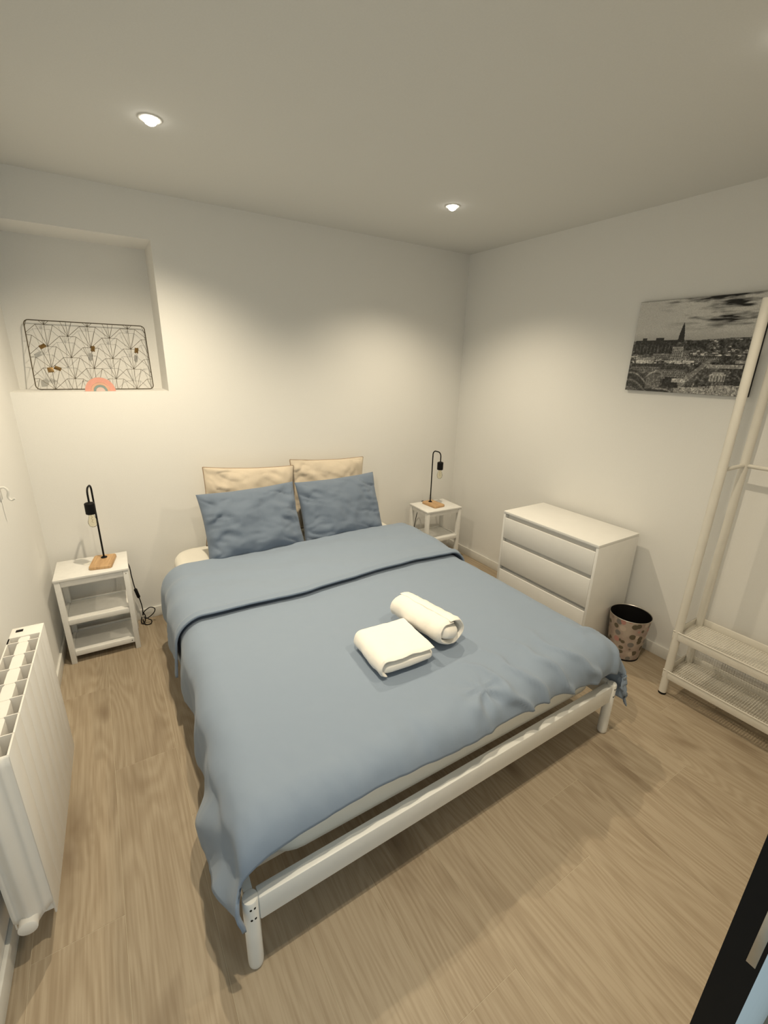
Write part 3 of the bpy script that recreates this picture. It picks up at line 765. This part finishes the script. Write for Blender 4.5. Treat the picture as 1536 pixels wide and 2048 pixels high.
# ------------------------------------------------------------------ city picture
def city_colors(nu, nv):
    rng = np.random.RandomState(5)
    img = np.zeros((nv, nu))
    U = np.linspace(0, 1, nu)[None, :].repeat(nv, 0); V = np.linspace(0, 1, nv)[:, None].repeat(nu, 1)   # V up
    def fnoise(sx, sy, seed):
        r2 = np.random.RandomState(seed); o = np.zeros((nv, nu)); amp = 1.0; tot = 0
        for k in range(4):
            gx, gy = int(sx * 2 ** k) + 2, int(sy * 2 ** k) + 2
            G = r2.rand(gy, gx); xs = U * (gx - 1.001); ys = V * (gy - 1.001)
            xi = xs.astype(int); yi = ys.astype(int); fx = xs - xi; fy = ys - yi
            fx = fx * fx * (3 - 2 * fx); fy = fy * fy * (3 - 2 * fy)
            o += amp * ((G[yi, xi] * (1 - fx) + G[yi, xi + 1] * fx) * (1 - fy) + (G[yi + 1, xi] * (1 - fx) + G[yi + 1, xi + 1] * fx) * fy)
            tot += amp; amp *= 0.55
        return o / tot
    # sky: pale left, streaky clouds to the upper right
    sky = 0.60 - 0.20 * (V < 0.66) * (0.66 - V) / 0.12
    cl = 0.6 * fnoise(3, 14, 11) + 0.4 * fnoise(7, 34, 13); warp = fnoise(5, 5, 12)
    mask = np.clip((U - 0.10 - 0.55 * (1 - V)) * 3.2, 0, 1) * np.clip((V - 0.62) / 0.14, 0, 1)
    c2 = np.clip((cl - 0.47) * 6 + (warp - 0.5) * 1.5, -1, 1)
    img[:] = np.clip(sky + mask * (0.05 * np.clip(c2, 0, 1) - 0.60 * np.clip(-c2 * 0.9 + 0.40, 0, 1)), 0.02, 0.75)
    
    hor = 0.565 + 0.02 * (fnoise(10, 2, 3)[0:1] - 0.5) + 0.035 * np.clip(U - 0.45, 0, 1) * 1.6
    land = V < hor
    hz = fnoise(26, 22, 21)
    img = np.where(land, 0.055 + 0.12 * hz ** 2, img)
    def rect(u0, u1, v0, v1, c, nz=0.03, win=False, roof=None):
        a, b_ = int(u0 * nu), max(int(u0 * nu) + 1, int(u1 * nu)); c0, c1 = int(v0 * nv), max(int(v0 * nv) + 1, int(v1 * nv))
        a = max(a, 0); b_ = min(b_, nu); c0 = max(c0, 0); c1 = min(c1, nv)
        if a >= b_ or c0 >= c1: return
        img[c0:c1, a:b_] = c + nz * (rng.rand(c1 - c0, b_ - a) - 0.5)
        if win:
            for yy in range(c0 + 2, c1 - 2, 6):
                for xx in range(a + 2, b_ - 2, 5): img[yy:yy + 3, xx:xx + 2] = c * 0.35
        if roof: img[c1 - 3:c1, a:b_] = roof
    # far hillside town
    for _ in range(650):
        u = rng.rand(); v = 0.30 + 0.26 * rng.rand() ** 0.8; s = 0.010 + 0.03 * (0.58 - v)
        if u < 0.43 and v > 0.42: continue
        rect(u, u + s * (1 + rng.rand()), v, v + s * (0.4 + 0.5 * rng.rand()), 0.03 + 0.75 * rng.rand() ** 3)
    # tree masses at the right
    tn = fnoise(30, 30, 40)
    tm = (U > 0.56) & (V < 0.40) & (fnoise(7, 7, 41) > 0.44)
    img = np.where(tm, 0.02 + 0.12 * tn ** 2.5, img)
    tm = (V < 0.56) & (V > 0.46) & (U > 0.45) & (fnoise(12, 8, 43) > 0.42)
    img = np.where(tm, 0.03 + 0.10 * tn ** 2.5, img)
    tx = fnoise(70, 55, 77)
    img = np.where(land, img * (0.35 + 1.5 * tx ** 1.5 * 1.6), img)
    # cathedral block and tower
    rect(0.02, 0.39, 0.42, 0.575, 0.050, 0.03)
    for k in range(11): rect(0.04 + k * 0.032, 0.048 + k * 0.032, 0.43, 0.53, 0.10, 0.03)
    rect(0.08, 0.12, 0.575, 0.60, 0.05); rect(0.20, 0.27, 0.575, 0.60, 0.045)
    for k in range(40):
        v = 0.55 + 0.20 * k / 40; hw = 0.024 * (1 - (k / 40) ** 1.6) + 0.002
        rect(0.415 - hw, 0.415 + hw, v, v + 0.008, 0.045, 0.02)
    # pale town hall, long buildings with windows
    rect(0.36, 0.45, 0.36, 0.50, 0.27, 0.06, True, 0.34); rect(0.45, 0.50, 0.34, 0.45, 0.24, 0.05, True)
    rect(0.20, 0.34, 0.37, 0.43, 0.20, 0.05, True, 0.28); rect(0.52, 0.74, 0.34, 0.40, 0.17, 0.05, True, 0.06)
    rect(0.05, 0.22, 0.335, 0.385, 0.33, 0.12)
    for _ in range(26):
        u = 0.03 + 0.5 * rng.rand(); rect(u, u + 0.03 + 0.02 * rng.rand(), 0.31 + 0.04 * rng.rand(), 0.355, 0.35 + 0.45 * rng.rand(), 0.08)
    rect(0.02, 0.30, 0.215, 0.30, 0.16, 0.05, True, 0.06); rect(0.02, 0.32, 0.285, 0.315, 0.055, 0.03)
    rect(0.30, 0.50, 0.15, 0.27, 0.20, 0.05, True, 0.05); rect(0.29, 0.52, 0.255, 0.295, 0.06, 0.03)
    # broad street between the buildings and the trees, round pavilion
    st = (np.abs(U - (0.56 + (V - 0.2) * 0.75)) < 0.022 + 0.05 * (0.36 - V)) & (V < 0.36) & (V > 0.06)
    img = np.where(st, 0.20 + 0.06 * hz, img)
    rect(0.70, 0.82, 0.14, 0.215, 0.38, 0.08); rect(0.715, 0.805, 0.20, 0.235, 0.42, 0.06)
    for k in range(5): rect(0.715 + k * 0.022, 0.723 + k * 0.022, 0.14, 0.20, 0.12)
    rect(0.66, 0.92, 0.275, 0.315, 0.32, 0.10); rect(0.86, 0.98, 0.33, 0.36, 0.30, 0.08)
    # plaza with people at the bottom right, dark bushes before it
    pz = (V < 0.085 + 0.02 * np.sin(U * 9)) & (U > 0.44)
    img = np.where(pz, 0.30 + 0.14 * (hz - 0.5), img)
    for _ in range(150):
        u = 0.46 + 0.52 * rng.rand(); v = 0.09 * rng.rand(); rect(u, u + 0.006, v, v + 0.016, 0.04 + 0.4 * rng.rand())
    bz = (V < 0.17) & (V > 0.05) & (U > 0.33) & (U < 0.47) & (fnoise(9, 9, 50) > 0.43)
    img = np.where(bz, 0.02 + 0.04 * tn, img)
    rect(0.41, 0.52, 0.115, 0.16, 0.42, 0.10)
    # fortress walls running diagonally at the lower left
    for off, c in ((0.245, 0.07), (0.215, 0.19), (0.195, 0.05), (0.13, 0.16), (0.105, 0.06), (0.045, 0.12)):
        dgl = (V < off - 0.62 * U * 0.9 + 0.03 * np.sin(U * 20)) & (U < 0.42)
        img = np.where(dgl, c + 0.07 * (hz - 0.5), img)
    wl = (U > 0.18) & (U < 0.31) & (V < 0.20) & (V > 0.02 + (U - 0.18) * 0.2)
    img = np.where(wl, 0.15 + 0.08 * (hz - 0.5), img)
    wl = (U > 0.18) & (U < 0.32) & (np.abs(V - (0.20 + 0.03 * np.sin(U * 30))) < 0.012)
    img = np.where(wl, 0.28, img)
    tx2 = fnoise(90, 70, 78); img = np.where(land, img * (0.45 + 1.1 * tx2 * (1 + 0.8 * (tx2 > 0.6))), img)
    return np.clip(img * (0.85 + 0.3 * rng.rand(nv, nu)), 0.012, 0.8)
pc = empty('city_picture', (-0.0115, -1.771, 1.763)); tag(pc, 'black and white city panorama print hanging on the wall', 'picture')
PWD, PHT = 0.608, 0.466
MB().box(-0.0075, 0.0105, -PWD / 2, PWD / 2, -PHT / 2, PHT / 2, b=0.0008).build('panel', M_DARKP, pc)
nu, nv = 300, 230
ci = city_colors(nu, nv)
vs = [(-0.0082, PWD / 2 - 0.001 - (PWD - 0.002) * i / nu, -PHT / 2 + 0.001 + (PHT - 0.002) * j / nv) for j in range(nv + 1) for i in range(nu + 1)]
fs = [(j * (nu + 1) + i, (j + 1) * (nu + 1) + i, (j + 1) * (nu + 1) + i + 1, j * (nu + 1) + i + 1) for j in range(nv) for i in range(nu)]
me = bpy.data.meshes.new('printed_photo'); me.from_pydata(vs, [], fs)
at = me.color_attributes.new('print', 'FLOAT_COLOR', 'CORNER')
cc = np.repeat(ci.reshape(-1), 4)
rgba = np.stack([cc * 1.0, cc * 0.98, cc * 0.93, np.ones_like(cc)], 1).astype(np.float32)
at.data.foreach_set('color', rgba.reshape(-1))
mp_, nt, b = newmat('printed_city_photo')
vc = N(nt, 'ShaderNodeVertexColor'); vc.layer_name = 'print'
nt.links.new(vc.outputs[0], b.inputs['Base Color']); b.inputs['Roughness'].default_value = 0.55; b.inputs['Specular IOR Level'].default_value = 0.25
me.materials.append(mp_)
po = bpy.data.objects.new('printed_photo', me); COL.objects.link(po); po.parent = pc

# ------------------------------------------------------------------ wire memo board, clips and rainbow in the niche
GW, GH = 0.585, 0.372
GT = math.atan2(0.085, GH)
gb = empty('wire_memo_board'); gb.matrix_world = Matrix.Translation((-2.640, 0.175, NZ0 + 0.0045)) @ Matrix.Rotation(PI / 2 - GT, 4, 'X')
tag(gb, 'brass wire memo board with fan pattern leaning in the niche', 'memo board')
# local X width (centred), Y height from the bottom
fr = []
r = 0.022
for cx, cy, a0 in ((GW / 2 - r, r, -PI / 2), (GW / 2 - r, GH - r, 0), (-GW / 2 + r, GH - r, PI / 2), (-GW / 2 + r, r, PI)):
    for k in range(7): a = a0 + k / 6 * PI / 2; fr.append((cx + r * math.cos(a), cy + r * math.sin(a), 0))
MB().tube(fr, 0.0028, 8, closed=True).build('outer_frame', M_GOLD, gb)
def clipseg(p, q):
    x0, x1, y0, y1 = -GW / 2, GW / 2, 0.0, GH
    t0, t1 = 0.0, 1.0; dx, dy = q[0] - p[0], q[1] - p[1]
    for pp, qq in ((-dx, p[0] - x0), (dx, x1 - p[0]), (-dy, p[1] - y0), (dy, y1 - p[1])):
        if abs(pp) < 1e-12:
            if qq < 0: return None
        else:
            t = qq / pp
            if pp < 0: t0 = max(t0, t)
            else: t1 = min(t1, t)
    if t0 >= t1: return None
    return (p[0] + dx * t0, p[1] + dy * t0), (p[0] + dx * t1, p[1] + dy * t1)
CW, CH = 0.203, 0.1165
def fan(ax, ay):
    hw = CW / 2
    rim = [(-hw, 0.058), (-hw * 0.38, CH), (0.0, CH), (hw * 0.38, CH), (hw, 0.058)]
    for p, q in [((0, 0), rim[1]), ((0, 0), rim[2]), ((0, 0), rim[3]), (rim[0], rim[1]), (rim[1], rim[3]), (rim[3], rim[4])]:
        c = clipseg((ax + p[0], ay + p[1]), (ax + q[0], ay + q[1]))
        if c and (Vector(c[0]) - Vector(c[1])).length > 0.006:
            MB().tube([(c[0][0], c[0][1], 0.001), (c[1][0], c[1][1], 0.001)], 0.0011, 5).build('wire', M_GOLD, gb)
for rw in range(-1, 7):
    for cl in range(-2, 4):
        fan(-0.205 + cl * CW + (CW / 2 if rw % 2 else 0), 0.0 + rw * CH / 2)
clips = [(-0.228, 0.232, 0.5, 'brass clip near the upper left corner of the memo board'), (0.008, 0.228, 1.4, 'brass clip in the middle of the memo board'),
         (0.232, 0.226, 1.35, 'brass clip near the right end of the memo board'), (-0.212, 0.106, 0.1, 'square brass clip low on the memo board, seen face on'),
         (-0.178, 0.114, -0.4, 'thin brass clip low on the memo board beside the square one')]
GMW = gb.matrix_world
for i, (x, y, a, lb) in enumerate(clips):
    e = empty('memo_clip'); e.matrix_world = GMW @ Matrix.Translation((x, y, 0.002)) @ Matrix.Rotation(a, 4, 'Z') @ Matrix.Rotation(0.0 if i == 3 else 0.9, 4, 'X')
    tag(e, lb, 'clip', 'brass clips on the memo board')
    hw_ = 0.014 if i == 3 else 0.016; hh_ = 0.012 if i == 3 else 0.007
    MB().box(-hw_, hw_, -hh_, hh_, 0.0045, 0.006, b=0.0004).build('front_jaw', M_CLIP, e)
    MB().box(-hw_, hw_, -hh_, hh_, -0.009, -0.0075, b=0.0004).build('rear_jaw', M_CLIP, e)
    MB().tube([(-hw_ * 0.8, hh_ - 0.002, -0.001), (hw_ * 0.8, hh_ - 0.002, -0.001)], 0.0042, 8).build('spring', M_CLIP, e)
# little rainbow
rb = empty('rainbow_ornament', (-2.631, 0.060, NZ0 + 0.0005)); tag(rb, 'small pink and teal wooden rainbow standing in front of the memo board', 'ornament')
def halfring(r0, r1, th):
    m = MB(); n = 24; P = []
    for k in range(n + 1):
        a = PI * k / n; c, s = math.cos(a), math.sin(a)
        P.append([(r0 * c, -th / 2, r0 * s), (r1 * c, -th / 2, r1 * s), (r1 * c, th / 2, r1 * s), (r0 * c, th / 2, r0 * s), (r0 * c, -th / 2, r0 * s)])
    m.grid(P, smooth=True); m.add(P[0][:4], [(0, 1, 2, 3)]); m.add(P[n][:4], [(3, 2, 1, 0)]); return m
for r0, r1, c, nm in ((0.047, 0.074, (0.68, 0.33, 0.26), 'pink_arch'), (0.0345, 0.0465, (0.64, 0.38, 0.27), 'peach_arch'), (0.0225, 0.034, (0.22, 0.30, 0.29), 'teal_arch'), (0.0005, 0.022, (0.62, 0.48, 0.44), 'pale_centre')):
    halfring(r0, r1, 0.020).build(nm, simple(nm, c, 0.7, var=0.03, scale=60), rb, sharp=0.7)

# ------------------------------------------------------------------ radiator
rd = empty('radiator'); rd.matrix_world = LM @ Matrix.Translation((0, 1.128, 0)); tag(rd, 'white aluminium panel radiator with open grille top on the wall', 'radiator')
d0, d1, z0, z1 = 0.036, 0.130, 0.115, 0.700
MB().box(d0, d1, 0.0, 0.070, z0, z1, b=0.003).build('end_section', M_RAD, rd)
MB().box(d0 + 0.015, d0 + 0.036, 0.020, 0.036, z1, z1 + 0.0012, b=0.0003).build('control_display', M_DARKP, rd)
def section(y, ln):
    s = MB(); ca, cb, ch = d0 + 0.034, d0 + 0.058, 0.004
    s.box(d0, d0 + 0.004, y, y + ln - 0.001, z0, z1 - 0.001)
    s.box(d1 - 0.005, d1, y, y + ln - 0.0008, z0, z1, b=0.0012)
    s.box(d0 + 0.004, ca, y + ln - 0.004, y + ln - 0.001, z0 + 0.02, z1 - 0.002); s.box(cb, d1 - 0.005, y + ln - 0.004, y + ln - 0.001, z0 + 0.02, z1 - 0.002)
    poly = [(ca, y), (cb, y), (cb + ch, y + 0.010), (cb + ch, y + ln - 0.010), (cb, y + ln - 0.0012), (ca, y + ln - 0.0012), (ca - ch, y + ln - 0.010), (ca - ch, y + 0.010)]
    s.prism(poly, z0 + 0.02, z1 - 0.004)
    s.build('radiator_section', M_RAD, rd)
MB().box(d0, d0 + 0.004, 0.070, 0.107, z0, z1 - 0.001).build('rear_plate', M_RAD, rd)
section(0.0705, 0.037)
for k in range(7): section(0.1075 + 0.0805 * k, 0.0805)
ye = 0.1075 + 0.0805 * 7
e_ = MB()
nn = 30; P = []
for i in range(nn + 1):
    q = i / nn; dd = d0 + (d1 - d0) * q
    bulge = 0.006 + 0.016 * math.exp(-((q - 0.42) / 0.16) ** 2) + 0.005 * math.exp(-((q - 0.80) / 0.07) ** 2) + 0.004 * math.exp(-((q - 0.08) / 0.06) ** 2)
    zb = z0 + 0.045 * sstep(0.45, 1.0, q) * 1.0 + 0.03 * sstep(0.35, 0.0, q)
    P.append([(dd, ye - 0.001, zb), (dd, ye + bulge * 0.7, zb + 0.004), (dd, ye + bulge, zb + 0.03), (dd, ye + bulge, z1 - 0.03), (dd, ye + bulge * 0.7, z1 - 0.004), (dd, ye - 0.001, z1 - 0.001)])
e_.grid(P); e_.build('end_face', M_RAD, rd, sharp=1.2)
MB().tube([(d0 + 0.036, ye - 0.002, z0 + 0.032), (d0 + 0.036, ye + 0.034, z0 + 0.032), (d0 + 0.036, ye + 0.038, z0 + 0.032)], [0.023, 0.023, 0.017], 20).build('end_plug', M_RAD, rd)
for y in (0.16, 0.50): MB().box(0.001, d0 + 0.001, y, y + 0.03, 0.55, 0.60).build('wall_bracket', M_RAD, rd)

# ------------------------------------------------------------------ hook on the left wall
hk = empty('wall_hook'); hk.matrix_world = LM @ Matrix.Translation((0, 0.675, 1.095)); tag(hk, 'small white hook on the wall above the radiator', 'hook')
MB().box(0.0, 0.006, -0.012, 0.012, -0.030, 0.035, b=0.002).build('back_plate', M_TRIM, hk)
MB().tube(smooth_path([(0.005, 0, 0.020), (0.020, 0.0, 0.022), (0.030, 0, 0.005), (0.026, 0, -0.020), (0.034, 0, -0.034), (0.046, 0, -0.028)], 5), 0.0045, 8).build('hook_arm', M_TRIM, hk)
